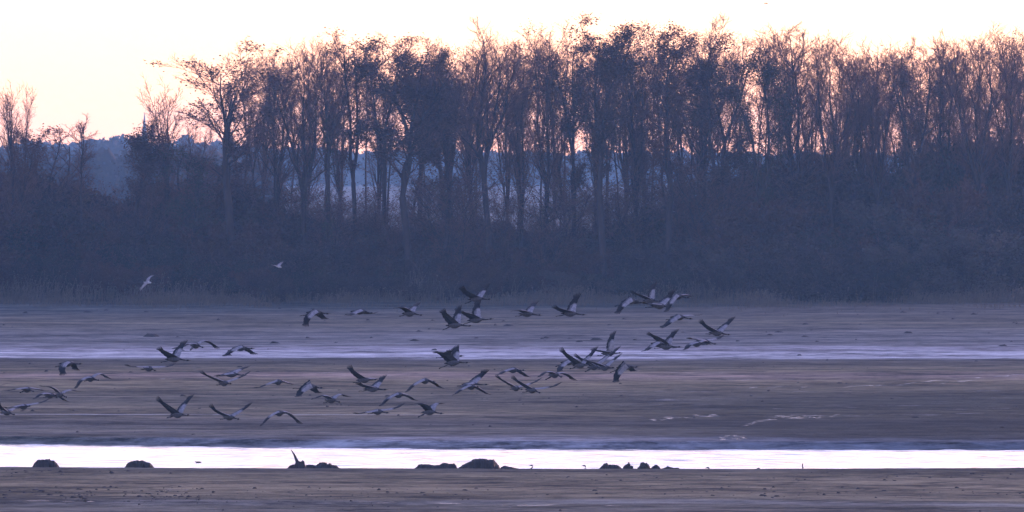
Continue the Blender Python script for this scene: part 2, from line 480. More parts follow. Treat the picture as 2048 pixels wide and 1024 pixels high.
def make_tree_mesh(seed, H, half, style, leafmat=1, stems=2, fork=0.3, base_t=0.35, leaf=0.0, ivy=0.0, tr=0.3,
                   ang=0.6, twig=1.0, leaf_thr=0.1, lsize=0.125, rk=None):
    rng = np.random.RandomState(seed)
    W, Cn = MB(), MB()
    tr = tr / (rk or 1.0)
    # trunk up to the fork and the stems above it
    trunk = grow(np.zeros((1, 3)), np.array([[rng.normal(0, .04), rng.normal(0, .04), 1.0]]), np.array([H * fork]), 6, 0.05, 0.025, rng)
    top = trunk[:, -1]
    az = rng.uniform(0, 6.28) + np.arange(stems) * 2 * math.pi / stems
    spread = half / H * 0.8 if stems > 1 else 0.05
    if style == 'shrub':
        top = np.repeat(np.zeros((1, 3)), stems, 0) + np.stack([np.cos(az), np.sin(az), az * 0], -1) * half * 0.25
        spread = half / H * 0.9
    else:
        top = np.repeat(top, stems, 0)
    sdir = np.stack([np.cos(az) * spread, np.sin(az) * spread, np.ones(stems)], -1)
    slen = H * (1 - (fork if style != 'shrub' else 0)) * rng.uniform(0.88, 1.02, stems)
    slen[0] = slen.max() * 1.02
    ST = grow(top, sdir, slen, 12, 0.05, 0.06, rng)
    tr1 = tr * (0.72 if stems > 1 else 0.86)
    if style != 'shrub':
        tubes(W, trunk, np.array([tr * 1.25]), np.array([tr * 0.9]), 8, 0, 0.6)
    tubes(W, ST, np.full(stems, tr1), np.full(stems, 0.02), 7, 0)
    # limbs
    nl = max(5, int((26 if stems == 1 else (44 if style == 'upright' else 32) / stems)))
    if style == 'upright': ang = 0.42
    t, p, d = spawn(ST, nl, base_t if stems == 1 or style == 'shrub' else 0.08, 0.96, ang, 0.14, rng)
    Llen = half * (0.55 + 0.75 * np.sin(np.clip((t - 0.05) * .82, 0, 1) * math.pi) ** 0.7) * rng.uniform(0.7, 1.15, len(t))
    if style == 'upright': Llen = H * 0.20 * (1.1 - 0.35 * t) * rng.uniform(0.7, 1.15, len(t))
    LM = grow(p, d, Llen, 6, 0.13 if style != 'spread' else 0.05, 0.10, rng)
    lr = np.clip(tr1 * (1 - t) * 0.55, 0.028, 0.2)
    tubes(W, LM, lr, np.full(len(lr), 0.014), 5, 0)
    # branches
    t, p, d = spawn(LM, 8, 0.18, 1.0, 0.7, 0.2, rng)
    pl = np.repeat(Llen, 8)
    Bl = pl * (0.52 - 0.25 * t) * rng.uniform(0.6, 1.2, len(t))
    BR = grow(p, d, Bl, 4, 0.10, 0.13, rng)
    tubes(Cn, BR, np.clip(np.repeat(lr, 8) * 0.42, 0.014, 0.05), np.full(len(Bl), 0.008), 4, 0)
    # twigs
    kt = max(3, int(6 * twig))
    t, p, d = spawn(BR, kt, 0.15, 1.0, 0.65, 0.2, rng)
    Tl = np.clip(np.repeat(Bl, kt) * (0.55 - 0.2 * t), 0.3, 1.6) * rng.uniform(0.6, 1.2, len(t))
    TW = grow(p, d, Tl, 2, 0.12, 0.15, rng)
    tubes(Cn, TW, np.full(len(Tl), 0.0115), np.full(len(Tl), 0.006), 3, 0)
    k5 = max(2, int(4 * twig))
    t, p, d = spawn(TW, k5, 0.1, 1.0, 0.6, 0.2, rng)
    spikes(Cn, p, d, np.clip(np.repeat(Tl, k5) * 0.5, 0.2, 0.8) * rng.uniform(0.6, 1.2, len(t)), np.full(len(t), 0.0085), 0)
    # leaves still hanging in clumps
    if leaf > 0:
        C = np.concatenate([TW[:, 1], TW[:, 2]])
        keep = clump(C, 1.5, seed) > leaf_thr + .15
        C = C[keep]
        n = int(leaf)
        if len(C):
            C = C[rng.randint(0, len(C), n)] + rng.normal(0, 0.27, (n, 3))
            leaves(Cn, C, lsize, rng, 1)
    if ivy > 0:
        n = int(ivy)
        poly = np.concatenate([ST, np.repeat(trunk, 1, 0)[:, [0, 1, 2, 3, 4, 5, 6, 6, 6, 6, 6, 6, 6]]], 0)
        r = rng.randint(0, len(poly), n)
        C, _ = interp_poly(poly[r], rng.beta(1.6, 2.0, (n, 1)) * 0.85)
        C = C[:, 0] + rng.normal(0, 1, (n, 3)) * np.array([0.5, 0.5, 0.35]) * rng.uniform(0.3, 1.4, (n, 1))
        C = C[clump(C, 0.9, seed + 5) > -0.6]
        leaves(Cn, C, 0.16, rng, 2)
    # real height and width
    allv = np.concatenate(Cn.v + W.v)
    sz = H / np.percentile(allv[:, 2], 99.93)
    sx = 1.2 * half / np.percentile(np.abs(allv[:, :2] - np.median(allv[:, :2], 0)), 96)
    sx = np.clip(sx, 0.45, 1.8)
    if rk is None:      # second pass with radii that stay true after the widening
        return make_tree_mesh(seed, H, half, style, leafmat, stems, fork, base_t, leaf, ivy, tr, ang, twig, leaf_thr, lsize, sx)
    cv = np.concatenate(Cn.v)
    mx, my = np.median(cv[:, 0]), np.median(cv[:, 1]); mz = np.median(cv[:, 2])
    fan = (lambda z: 1.0) if style == 'shrub' else (lambda z: np.concatenate([np.repeat(0.68 + 0.56 * np.clip(z / allv[:, 2].max(), 0, 1), 2, 1), np.ones_like(z)], 1))
    for mb in (W, Cn):      # the crown balances above the foot and fans out upward
        mb.v = [(v - np.clip(v[:, 2:3] / mz, 0, 1) ** 1.3 * np.array([mx, my, 0])) * np.array([sx, sx, sz]) * fan(v[:, 2:3]) for v in mb.v]
    mw = W.mesh('trunk', [M_bark], True)
    mc = Cn.mesh('crown', [M_twig, (M_shrub if style == 'shrub' else M_leaf)[leafmat], M_leaf[2]])
    return mw, mc

rb = random.Random(5)
def plant(name, meshes, loc, rz, sc, label, cat, group=None):
    e = empty(name, loc, rz)
    if name in ('pole_tree', 'deep_wood_tree', 'sapling'):
        e.rotation_euler = (rb.gauss(0, .035), rb.gauss(0, .05), rz)
    e.scale = sc if isinstance(sc, tuple) else (sc, sc, sc)
    tag(e, label, cat, group)
    obj('trunk', meshes[0], e)
    obj('crown', meshes[1], e)
    return e

def stand(px, d, dz=0.05):
    x = (px - 1024) / FPX * d
    return (x, d, float(ground_z(x, d)) - dz if d < 1130 else 0.85)

TREES = [
 # px, top, half width px, d, kwargs, label
 (22, 262, 44, 1112, dict(style='upright', stems=3, leaf=7020, leaf_thr=-0.5, leafmat=0, fork=.25), 'low russet-leaved tree cut by the left edge of the picture'),
 (18, 160, 22, 1118, dict(style='upright', stems=2, twig=.6, fork=.6, tr=.16), 'thin bare twin-stemmed tree rising above the russet tree at the left edge'),
 (52, 163, 13, 1119, dict(style='upright', stems=1, twig=.5, tr=.13), 'slender bare pole of a tree, second from the left edge'),
 (100, 252, 46, 1122, dict(style='round', stems=3, leaf=1170, twig=1.1, fork=.25), 'low rounded twiggy tree left of the thin forked sapling'),
 (166, 226, 30, 1115, dict(style='spread', stems=2, twig=.5, fork=.55, tr=.12, ang=.6), 'thin bare forked sapling in front of the blue far wood'),
 (287, 238, 30, 1113, dict(style='round', stems=1, leaf=7500, leaf_thr=-0.9, leafmat=1, fork=.3, ang=.7), 'dark leafy tree with a pointed top beside the far steeple'),
 (326, 150, 27, 1116, dict(style='upright', stems=3, twig=.9, fork=.42, tr=.24), 'tall narrow bare tree standing alone left of the big spreading tree'),
 (380, 290, 40, 1110, dict(style='round', stems=3, leaf=5460, leaf_thr=-0.3, leafmat=2, fork=.3), 'low greenish leafy tree at the foot of the big spreading tree'),
 (468, 82, 82, 1108, dict(style='spread', stems=3, twig=1.5, fork=.48, tr=.44, ang=.85, leaf=2600, leaf_thr=.0, lsize=.16), 'big spreading tree with fan-shaped open crown and thick single trunk'),
 (558, 98, 40, 1118, dict(style='upright', stems=2, twig=1.0, fork=.35, ivy=900), 'slim bare tree just right of the big spreading tree'),
 (604, 88, 46, 1114, dict(style='upright', stems=3, twig=1.1, fork=.4, tr=.3, ivy=1200), 'bare tree with fanned upright stems and ivy lower down, left of the ivy column'),
 (656, 76, 30, 1111, dict(style='upright', stems=1, twig=1.0, tr=.28, ivy=3300), 'ivy-wrapped tree forming a dark column left of the round-topped tree'),
 (705, 60, 38, 1116, dict(style='round', stems=2, leaf=4056, leaf_thr=-0.1, leafmat=1, fork=.45, tr=.26), 'tree with small rounded leafy top between the ivy column and the broad dark oak'),
 (768, 72, 38, 1120, dict(style='round', stems=2, leaf=4056, leaf_thr=0, fork=.5, tr=.26), 'leafy tree with slanting trunk on the left side of the broad dark oak'),
 (818, 68, 66, 1110, dict(style='round', stems=3, leaf=9750, leaf_thr=0.0, fork=.42, tr=.42, leafmat=1), 'broad dark oak with dense top and thick forked trunk, left of centre'),
 (888, 92, 42, 1114, dict(style='round', stems=2, leaf=6630, leaf_thr=0, fork=.4, tr=.3, ivy=1500), 'dark clumped tree leaning against the right side of the broad dark oak'),
 (948, 62, 36, 1121, dict(style='upright', stems=2, twig=1.1, fork=.4, tr=.24), 'bare narrow tree left of the tall V-forked bare tree'),
 (985, 34, 56, 1112, dict(style='upright', stems=3, twig=1.0, fork=.45, tr=.36), 'tall bare V-forked tree with bright sky between its stems'),
 (1040, 60, 34, 1119, dict(style='upright', stems=2, twig=1.0, fork=.3, tr=.22), 'bare tree with thin parallel stems right of the V-forked tree'),
 (1085, 42, 40, 1115, dict(style='upright', stems=2, twig=1.2, fork=.35, tr=.27, leaf=2730, leaf_thr=.1, ivy=1800), 'twiggy tree with a few leaves left of the tallest tree'),
 (1148, 70, 42, 1118, dict(style='round', stems=2, twig=1.1, leaf=6844, leaf_thr=-0.45, fork=.35, tr=.28), 'dark half-leafy tree against the left side of the tallest tree'),
 (1208, 30, 54, 1110, dict(style='round', stems=2, leaf=14742, leaf_thr=-0.60, fork=.4, tr=.4, leafmat=1), 'tallest tree, its dense leafy top standing above all others'),
 (1275, 66, 40, 1121, dict(style='upright', stems=2, twig=1.2, fork=.35, tr=.26, leaf=3159), 'twiggy tree in the dip right of the tallest tree'),
 (1335, 50, 54, 1112, dict(style='round', stems=2, leaf=12636, leaf_thr=-0.55, fork=.4, tr=.36, leafmat=0), 'dense leafy tree with flat top, second crown right of the tallest tree'),
 (1410, 28, 42, 1122, dict(style='upright', stems=3, twig=1.3, fork=.4, tr=.28), 'bare tree whose twigs stick up behind the two dense leafy crowns'),
 (1448, 68, 56, 1113, dict(style='round', stems=3, leaf=14215, leaf_thr=-0.65, fork=.35, tr=.36, leafmat=1), 'dense dark rounded tree right of the flat-topped leafy tree'),
 (1528, 110, 48, 1111, dict(style='round', stems=2, leaf=13689, leaf_thr=-0.75, fork=.3, tr=.32, leafmat=2), 'low dark leafy tree left of the bare twig fans at right'),
 (1590, 46, 56, 1117, dict(style='upright', stems=3, twig=1.4, fork=.35, tr=.32), 'bare tree with a broad twig fan, first of the bare row at right'),
 (1662, 62, 44, 1114, dict(style='upright', stems=3, twig=1.3, fork=.35, tr=.28), 'bare tree with pinkish twigs, second of the bare row at right'),
 (1718, 70, 40, 1119, dict(style='upright', stems=2, twig=1.3, fork=.3, tr=.26, ivy=1500), 'bare tree with ivy on its stems, third of the bare row at right'),
 (1760, 96, 30, 1116, dict(style='upright', stems=2, twig=1.1, fork=.35, tr=.22), 'shorter bare tree in the dip left of the round twiggy crown'),
 (1822, 74, 56, 1111, dict(style='round', stems=3, twig=1.5, leaf=4290, leaf_thr=-.2, fork=.35, tr=.34, leafmat=1), 'tree with round dense twiggy crown in the right part'),
 (1890, 62, 40, 1120, dict(style='upright', stems=2, twig=1.3, fork=.35, tr=.26, ivy=1200), 'bare tree just right of the round twiggy crown'),
 (1952, 46, 56, 1114, dict(style='upright', stems=3, twig=1.4, fork=.35, tr=.32), 'bare tree with wide pink twig fan near the right edge'),
 (2022, 58, 48, 1117, dict(style='upright', stems=3, twig=1.3, fork=.35, tr=.3), 'bare tall tree cut by the right edge of the picture'),
]
tree_meshes = []
for i, (px, top, half, d, kw, label) in enumerate(TREES):
    loc = stand(px, d)
    H = CAMZ + (HORIZON - top) / FPX * d - loc[2]
    me = make_tree_mesh(100 + i, H, half / FPX * d, **kw)
    tree_meshes.append((me, H))
    plant('bare_tree' if kw['style'] in ('upright', 'spread') else 'leafy_tree', me, loc, 0, 1.0, label, 'tree')

SECT = [(150, 'by the left edge'), (420, 'left of the big spreading tree'), (560, 'below the big spreading tree'), (760, 'below the ivy-wrapped dark column'),
        (920, 'below the broad dark oak'), (1120, 'below the V-forked bare tree'), (1290, 'below the tallest tree'),
        (1490, 'below the dense leafy crowns'), (1780, 'below the bare row at right'), (1900, 'below the round twiggy crown'), (9999, 'by the right edge')]
def sector(px):
    return next(t for lim, t in SECT if px < lim)
# trees deeper in the wood: copies, turned, seen only between the front ones
def skyline(px):
    return np.interp(px, [0, 60, 140, 200, 280, 360, 420, 560, 700, 900, 1200, 1500, 1760, 2048],
                     [290, 290, 310, 330, 300, 300, 170, 130, 110, 130, 90, 110, 120, 90])
deep_bare = [5, 9, 10, 15, 16, 18, 19, 20, 22, 24, 28, 29, 32]
n_deep = 0
px = 395.0
while px < 2120:
    for row in range(1):
        x = px + rb.uniform(-14, 14)
        d = 1135 + row * 28 + rb.uniform(0, 22)
        k = rb.choice(deep_bare if x < 1080 else [16, 17, 18, 24, 27, 28, 30, 33, 34, 22, 20])
        me, H = tree_meshes[k]
        want = CAMZ + (HORIZON - (skyline(min(x, 2048)) + rb.uniform(-20, 40))) / FPX * d
        s = want / H
        plant('deep_wood_tree', me, stand(x, d), rb.uniform(0, 6.28), (s * .9, s * .9, s),
              'dim tree set deeper in the wood, ' + sector(x).replace('below', 'behind'), 'tree', 'trees deeper in the wood')
        n_deep += 1
    px += 72 if px < 1080 else 62

# thin straight poles crowded through the belt
poles = [(make_tree_mesh(400 + i, 24.0, [1.5, 1.9, 1.3, 2.2, 1.7][i], 'upright', stems=[1, 2, 1, 2, 1][i], base_t=.42, fork=[.3, .35, .3, .5, .3][i], tr=[.14, .15, .12, .17, .15][i],
                         twig=.55, leaf=[0, 500, 0, 700, 300][i], ivy=[0, 300, 600, 0, 300][i]), 24.0) for i in range(5)]
px = 535.0
while px < 2110:
    x = px + rb.uniform(-9, 9)
    d = 1118 + rb.uniform(0, 34)
    me, H = poles[rb.randrange(5)]
    s = (CAMZ + (HORIZON - (skyline(min(x, 2048)) - 42 + rb.uniform(0, 60))) / FPX * d) / H
    plant('pole_tree', me, stand(x, d), rb.uniform(0, 6.28), (s * .95, s * .95, s), 'thin straight pole-like tree crowded in the belt, ' + sector(x).replace('below', 'beside'), 'tree', 'thin pole trees in the belt')
    px += 34 if px < 1080 else 32

# ------------------------------------------------------------------ understorey
shrubs = []
for i in range(8):
    shrubs.append((make_tree_mesh(300 + i, 6.0, 2.9, 'shrub', leafmat=[0, 1, 2, 1, 0, 3, 2, 1][i], stems=7, base_t=.06, tr=.07,
                                  leaf=[8500, 8000, 7500, 7000, 9000, 6000, 7000, 8500][i], leaf_thr=-1.0, ang=.75, twig=.7, lsize=.26), 6.0))
def shrub_top(px):      # pixel row of the understorey's top
    return np.interp(px, [-200, 0, 120, 240, 330, 420, 520, 640, 760, 800, 860, 1000, 1100, 1240, 1330, 1420, 1500, 1600, 1700, 1800, 1900, 2048, 2250],
                     [345, 345, 385, 425, 400, 360, 430, 440, 475, 485, 470, 465, 470, 470, 440, 415, 345, 325, 370, 355, 290, 280, 280])
rsx = random.Random(11)
GROUPS = {0: ('bush among the trunks', 'understorey bushes in the wood'),
          1: ('low bush along the wood edge', 'bushes along the front edge of the wood')}
for row, (d, lo, hi, stepx) in enumerate([(1131, .92, 1.1, 40), (1121, .75, 1.0, 44), (1112, .5, .8, 46), (1105, .3, .5, 44)]):
    px = -90.0
    while px < 2140:
        x = px + rsx.uniform(-18, 18)
        dd = d + rsx.uniform(-3, 3) + (3.0 * math.sin(x * .0062 + 1) + 2.5 * math.sin(x * .019)) * (1 if row > 1 else .4)
        full = CAMZ + (HORIZON - shrub_top(x)) / FPX * dd
        h = full * rsx.uniform(lo, hi)
        k = rsx.randrange(8)
        if x < 700 and rsx.random() < .5: k = rsx.choice([2, 6, 1])
        if x > 1480 and row < 3 and rsx.random() < .5: k = rsx.choice([2, 6, 1, 7])
        if row == 3 and x > 1150: k = rsx.choice([5, 3, 0, 1])
        me, H = shrubs[k]
        s = h / H
        w = min(max(s, .55), 1.25) * rsx.uniform(.9, 1.15)
        lab, grp = GROUPS[0 if row < 2 else 1]
        lab = ['dark olive', 'brown', 'russet', 'brown', 'dark olive', 'straw-coloured', 'russet', 'brown'][k] + ' ' + lab + ' ' + sector(x)
        plant('bush', me, stand(x, dd, .1), rsx.uniform(0, 6.28), (w, w, s), lab, 'bush', grp)
        px += stepx

# sparse russet saplings between the trunks
SAP = [(make_tree_mesh(430 + i, 11.0, 3.2, 'round', leafmat=[0, 1, 3, 0][i], stems=[3, 4, 3, 2][i], fork=.12, base_t=.15, tr=.09, leaf=[2100, 1400, 1200, 2400][i], leaf_thr=-.5, twig=.8, ang=.7), 11.0) for i in range(4)]
px = 60.0
while px < 1560:
    x = px + rsx.uniform(-15, 15)
    d = rsx.uniform(1112, 1130)
    top = np.interp(x, [0, 200, 330, 480, 700, 780, 850, 1000, 1500], [320, 350, 330, 330, 355, 400, 350, 345, 330]) + rsx.uniform(-15, 55)
    me, H = SAP[rsx.randrange(4)]
    s = (CAMZ + (HORIZON - top) / FPX * d) / H
    plant('sapling', me, stand(x, d), rsx.uniform(0, 6.28), (s * .9, s * .9, s), 'sparse russet sapling between the trunks, ' + sector(x), 'tree', 'saplings between the trunks')
    px += 31 if 560 < px < 1360 else 52

def build_reeds():
    rng = np.random.RandomState(21)
    mb = MB()
    n = 17000
    px = np.concatenate([rng.uniform(1150, 2150, 9000), rng.uniform(-100, 700, 5000), rng.uniform(650, 1150, 3000)])
    front = rng.exponential(13.0, n)
    d = 1104 - front + 4.0 * np.sin(px * 0.011) + 2.5 * np.sin(px * 0.031 + 1)
    x = (px - 1024) / FPX * d
    z = ground_z(x, d) - 0.03
    keep = clump(np.stack([x * .6, d * .5, x * 0], -1), 0.5, 4) + rng.normal(0, .6, n) > -0.5 + front * .02
    x, d, z, front = x[keep], d[keep], z[keep], front[keep]
    n = len(x)
    h = (0.25 + rng.uniform(0.5, 2.3, n) * np.exp(-front / 9.0)) * (0.9 + 0.25 * clump(np.stack([x, d, x * 0], -1), .3, 8))
    h = np.maximum(h, .12)
    lean = rng.normal(0, .2, (n, 2)) + np.array([.08, 0])
    p0 = np.stack([x, d, z], -1)
    p1 = p0 + np.stack([lean[:, 0] * h * .4, lean[:, 1] * h * .4, h * .6], -1)
    p2 = p0 + np.stack([lean[:, 0] * h, lean[:, 1] * h, h], -1)
    tubes(mb, np.stack([p0, p1, p2], 1), np.full(n, .024), np.full(n, .010), 3, 0)
    leaves(mb, p2 - np.array([0, 0, .06]), np.minimum(.15, h * .3), rng, 0)
    tag(obj('reeds', mb.mesh('reeds', [M_reed])), 'pale dry reeds and grass along the foot of the wood', 'reeds', kind='stuff')
build_reeds()

# ------------------------------------------------------------------ far wood and steeple
def build_far_wood():
    rng = np.random.RandomState(33)
    mb = MB()
    def top(px):
        return np.interp(px, [-600, 0, 60, 130, 180, 205, 235, 262, 300, 345, 380, 420, 480, 600, 900, 1400, 2048, 2700],
                         [280, 278, 270, 285, 275, 264, 261, 268, 282, 270, 268, 274, 284, 293, 297, 297, 297, 295])
    for row, (d, add) in enumerate([(5000, 0), (3600, 7), (2500, 22)]):
        px = -500.0
        while px < (2600 if row == 0 else 560):
            z1 = CAMZ + (HORIZON - (top(px) + add + rng.uniform(0, 12))) / FPX * d
            r = rng.uniform(4.0, 8.5) * (1 if row < 2 else .6)
            x = (px - 1024) / FPX * d
            n = (520, 300, 160, 110)[row]
            v = norm(rng.normal(0, 1, (n, 3))) * rng.uniform(.55, 1.0, (n, 1)) ** .5
            hh = z1 * .55
            C = np.array([x, d + rng.uniform(-8, 8), z1 - hh]) + v * np.array([r, r, hh])
            C = C[C[:, 2] > -1.0]
            la, lo = np.meshgrid(np.linspace(-1.4, 1.4, 6), np.arange(8) * .7854, indexing='ij')
            core = np.stack([np.cos(la) * np.cos(lo) * r * .86, np.cos(la) * np.sin(lo) * r * .86, np.sin(la) * hh * .9], -1)
            core = core * rng.uniform(.88, 1.1, core.shape[:2] + (1,)) + np.array([x, d, z1 - hh])
            ci = np.arange(48).reshape(6, 8); cj = np.roll(ci, -1, 1)
            mb.add(core, quads=np.stack([ci[:-1], cj[:-1], cj[1:], ci[1:]], -1).reshape(-1, 4))
            leaves(mb, C, (1.7, 1.6, 1.1, .8)[row], rng, 0)
            px += r * FPX / d * rng.uniform(.75, 1.15)
    tag(obj('far_wood', mb.mesh('far_wood', [M_far])), 'blue hazy wood far behind the trees', 'wood', kind='stuff')
build_far_wood()

def build_church():
    d = 5080.0
    tip = px_point(289, 224, d)
    e = empty('church', (tip[0], d, -1.1))
    tag(e, 'slim violet church steeple far off behind the narrow bare tree', 'church')
    H = tip[2] + 1.1
    def prism(w0, w1, z0, z1, k, rot):
        a = np.arange(k) * 2 * math.pi / k + rot
        lo = np.stack([np.cos(a) * w0, np.sin(a) * w0, a * 0 + z0], -1)
        hi = np.stack([np.cos(a) * w1, np.sin(a) * w1, a * 0 + z1], -1)
        mb = MB()
        q = [(i, (i + 1) % k, k + (i + 1) % k, k + i) for i in range(k)]
        mb.add(np.concatenate([lo, hi]), quads=q)
        return mb
    obj('spire', prism(2.0, .05, H - 16, H, 8, .39).mesh('spire', [M_slate]), e)
    obj('tower', prism(3.2, 3.2, 0, H - 16, 4, .785).mesh('tower', [M_stone]), e)
    nave = MB()
    x0, x1, y0, y1, h, r = 1.5, 16, -4, 4, 6.0, 11.0
    nave.add([(x0, y0, 0), (x1, y0, 0), (x1, y1, 0), (x0, y1, 0), (x0, y0, h), (x1, y0, h), (x1, y1, h), (x0, y1, h), (x0, 0, r), (x1, 0, r)],
             quads=[(0, 1, 5, 4), (2, 3, 7, 6), (4, 5, 9, 8), (6, 7, 8, 9), (1, 2, 6, 5), (3, 0, 4, 7)], tris=[(5, 6, 9), (7, 4, 8)])
    obj('nave', nave.mesh('nave', [M_stone]), e)
build_church()

# ------------------------------------------------------------------ stumps and roots at the water's edge
def profile_lump(name, pts, d, depth, label, cat='stump', seed=0, group=None, mat=None, base=None):
    """weathered wood whose side outline is pts [(px, py)], rounded through its depth"""
    rng = np.random.RandomState(seed)
    pts = np.array(pts, float)
    P = np.array([px_point(x, y, d) for x, y in pts])
    x, z = P[:, 0], P[:, 2]
    zb = WATER_Z - 0.12 if base is None else base
    n = max(14, len(pts) * 4)
    s = np.concatenate([[0], np.cumsum(np.hypot(np.diff(x), np.diff(z)))])
    t = np.linspace(0, s[-1], n)
    t = np.unique(np.concatenate([t, s]))
    n = len(t)
    X = np.interp(t, s, x); Z = np.interp(t, s, z)
    k = 11
    a = np.linspace(-1, 1, k)
    hgt = np.maximum(Z - zb, .01)
    dep = depth * np.clip(hgt / hgt.max(), 0.12, 1) ** .45
    ph = rng.uniform(0, 6.28, 6)
    V = np.zeros((n, k, 3))
    for j, aj in enumerate(a):
        prof = np.sqrt(max(0, 1 - abs(aj) ** 2.6))
        ridge = 1 + .10 * np.sin(t * 23 + ph[0] + aj * 3) * (1 - prof * .6) + .05 * np.sin(t * 61 + ph[1])
        V[:, j, 0] = X + .012 * rng.normal(0, 1, n)
        V[:, j, 1] = aj * dep * ridge
        V[:, j, 2] = zb + hgt * np.where(prof > .2, (.25 + .75 * prof), prof) * (1 + .04 * np.sin(t * 37 + ph[2] + aj * 5))
    V[:, k // 2, 2] = Z
    cx = X.mean()
    V[:, :, 0] -= cx
    i = np.arange(n * k).reshape(n, k)
    Q = np.stack([i[:-1, :-1], i[1:, :-1], i[1:, 1:], i[:-1, 1:]], -1).reshape(-1, 4)
    mb = MB()
    W3_ = V.reshape(-1, 3).copy(); W3_[:, 2] -= zb
    mb.add(W3_, quads=Q)
    o = obj(name, mb.mesh(name, [mat or M_stump]), None, (cx, d, zb))
    tag(o, label, cat, group)
    return o

# a foot wall under each outline (px, py): measured on the photograph
profile_lump('tree_stump', [(62, 937), (69, 926), (75, 920), (88, 919.5), (99, 918.5), (101, 921), (109, 922), (114, 928), (120, 937)], 531.5, .5,
             'dark rounded stump farthest left at the edge of the bright channel', seed=1)
profile_lump('tree_stump', [(247, 938), (256, 926), (262, 923), (274, 921), (280, 922), (285, 921), (291, 924), (300, 926), (310, 938)], 531.5, .5,
             'dark rounded stump, second from the left along the channel', seed=2)
profile_lump('driftwood', [(304, 940), (310, 937.2), (318, 936), (327, 936.4), (336, 940)], 527.5, .25,
             'small flat piece of wood on the mud right of the second stump', 'driftwood', seed=3, base=-0.15)
st_ = profile_lump('tree_stump', [(574, 938), (579, 932), (584, 929.5), (590, 929), (592, 923), (597, 922.5), (602, 923.5), (605, 921), (608, 922.5), (610, 931), (614, 938)], 531, .3,
                   'small stump with one long slanting spike of wood', seed=4)
def add_spike(parent, pts, d, r0):
    P = np.array([px_point(x, y, d) for x, y in pts]) - np.array(parent.location)
    mb = MB()
    tubes(mb, P[None], np.array([r0]), np.array([.012]), 7, 0, .6)
    obj('spike', mb.mesh('spike', [M_stump], True), parent)
add_spike(st_, [(597, 932), (595, 925), (592, 918), (588.5, 910), (585, 904), (581.8, 899.5)], 531, .14)
profile_lump('root_plate', [(611, 938), (612, 930), (622, 929.5), (632, 931), (639, 926), (644, 925), (652, 925.2), (655, 929), (660, 926.5), (664, 930), (672, 931), (678, 936), (685, 938)], 532, .4,
             'low tangle of roots right of the spiked stump', 'roots', seed=5)
profile_lump('fallen_log', [(829, 938), (838, 929), (846, 928.6), (858, 929), (868, 931), (880, 930), (884, 927), (890, 926), (899, 928), (908, 927.5), (912, 931), (916, 938)], 532, .4,
             'low broken log left of the widest stump', 'log', seed=6)
profile_lump('tree_stump', [(914, 938), (924, 931), (934, 926), (942, 922.5), (947, 918.5), (962, 917.5), (972, 918), (975, 920), (987, 919.5), (993, 926), (997, 930), (1000, 938)], 531.5, .75,
             'widest and tallest stump, with flat cut top and ridged bark', seed=7)
profile_lump('root', [(999, 938), (1004, 933.5), (1010, 931.5), (1020, 934), (1032, 936.5), (1044, 938.5)], 531, .3,
             'low smooth root trailing from the right of the widest stump', 'root', seed=8)
profile_lump('tree_stump', [(1198, 938), (1204, 932), (1209, 927), (1214, 926.2), (1217, 930), (1224, 929.5), (1233, 930), (1238, 932), (1245, 938)], 532, .4,
             'low stump with a knob on its left end, right of the grey neck', seed=9)
profile_lump('tree_stump', [(1245, 938), (1249, 931), (1254, 929), (1257.5, 924.5), (1261, 929), (1259, 933), (1263, 931.5), (1266, 933), (1266, 938)], 531.5, .22,
             'little jagged stump with a pointed peak between two rounded stumps', seed=10)
profile_lump('tree_stump', [(1274, 938), (1280, 931), (1282, 925.5), (1287, 924.8), (1290, 927), (1293, 926), (1297, 929), (1301, 937), (1303, 938)], 531.5, .33,
             'stump with two worn humps, right of the jagged little stump', seed=11)
profile_lump('driftwood', [(1300, 938), (1306, 933), (1310, 930), (1316, 930.5), (1318, 933.5), (1322, 938)], 532.5, .2,
             'split piece of wood against the right side of the two-humped stump', 'driftwood', seed=12)
profile_lump('fallen_log', [(1320, 938), (1330, 936), (1335, 932.8), (1340, 934), (1348, 936), (1357, 935.5), (1360, 938.5)], 532, .22,
             'thin low log with a bump, farthest right of the stumps', 'log', seed=13)

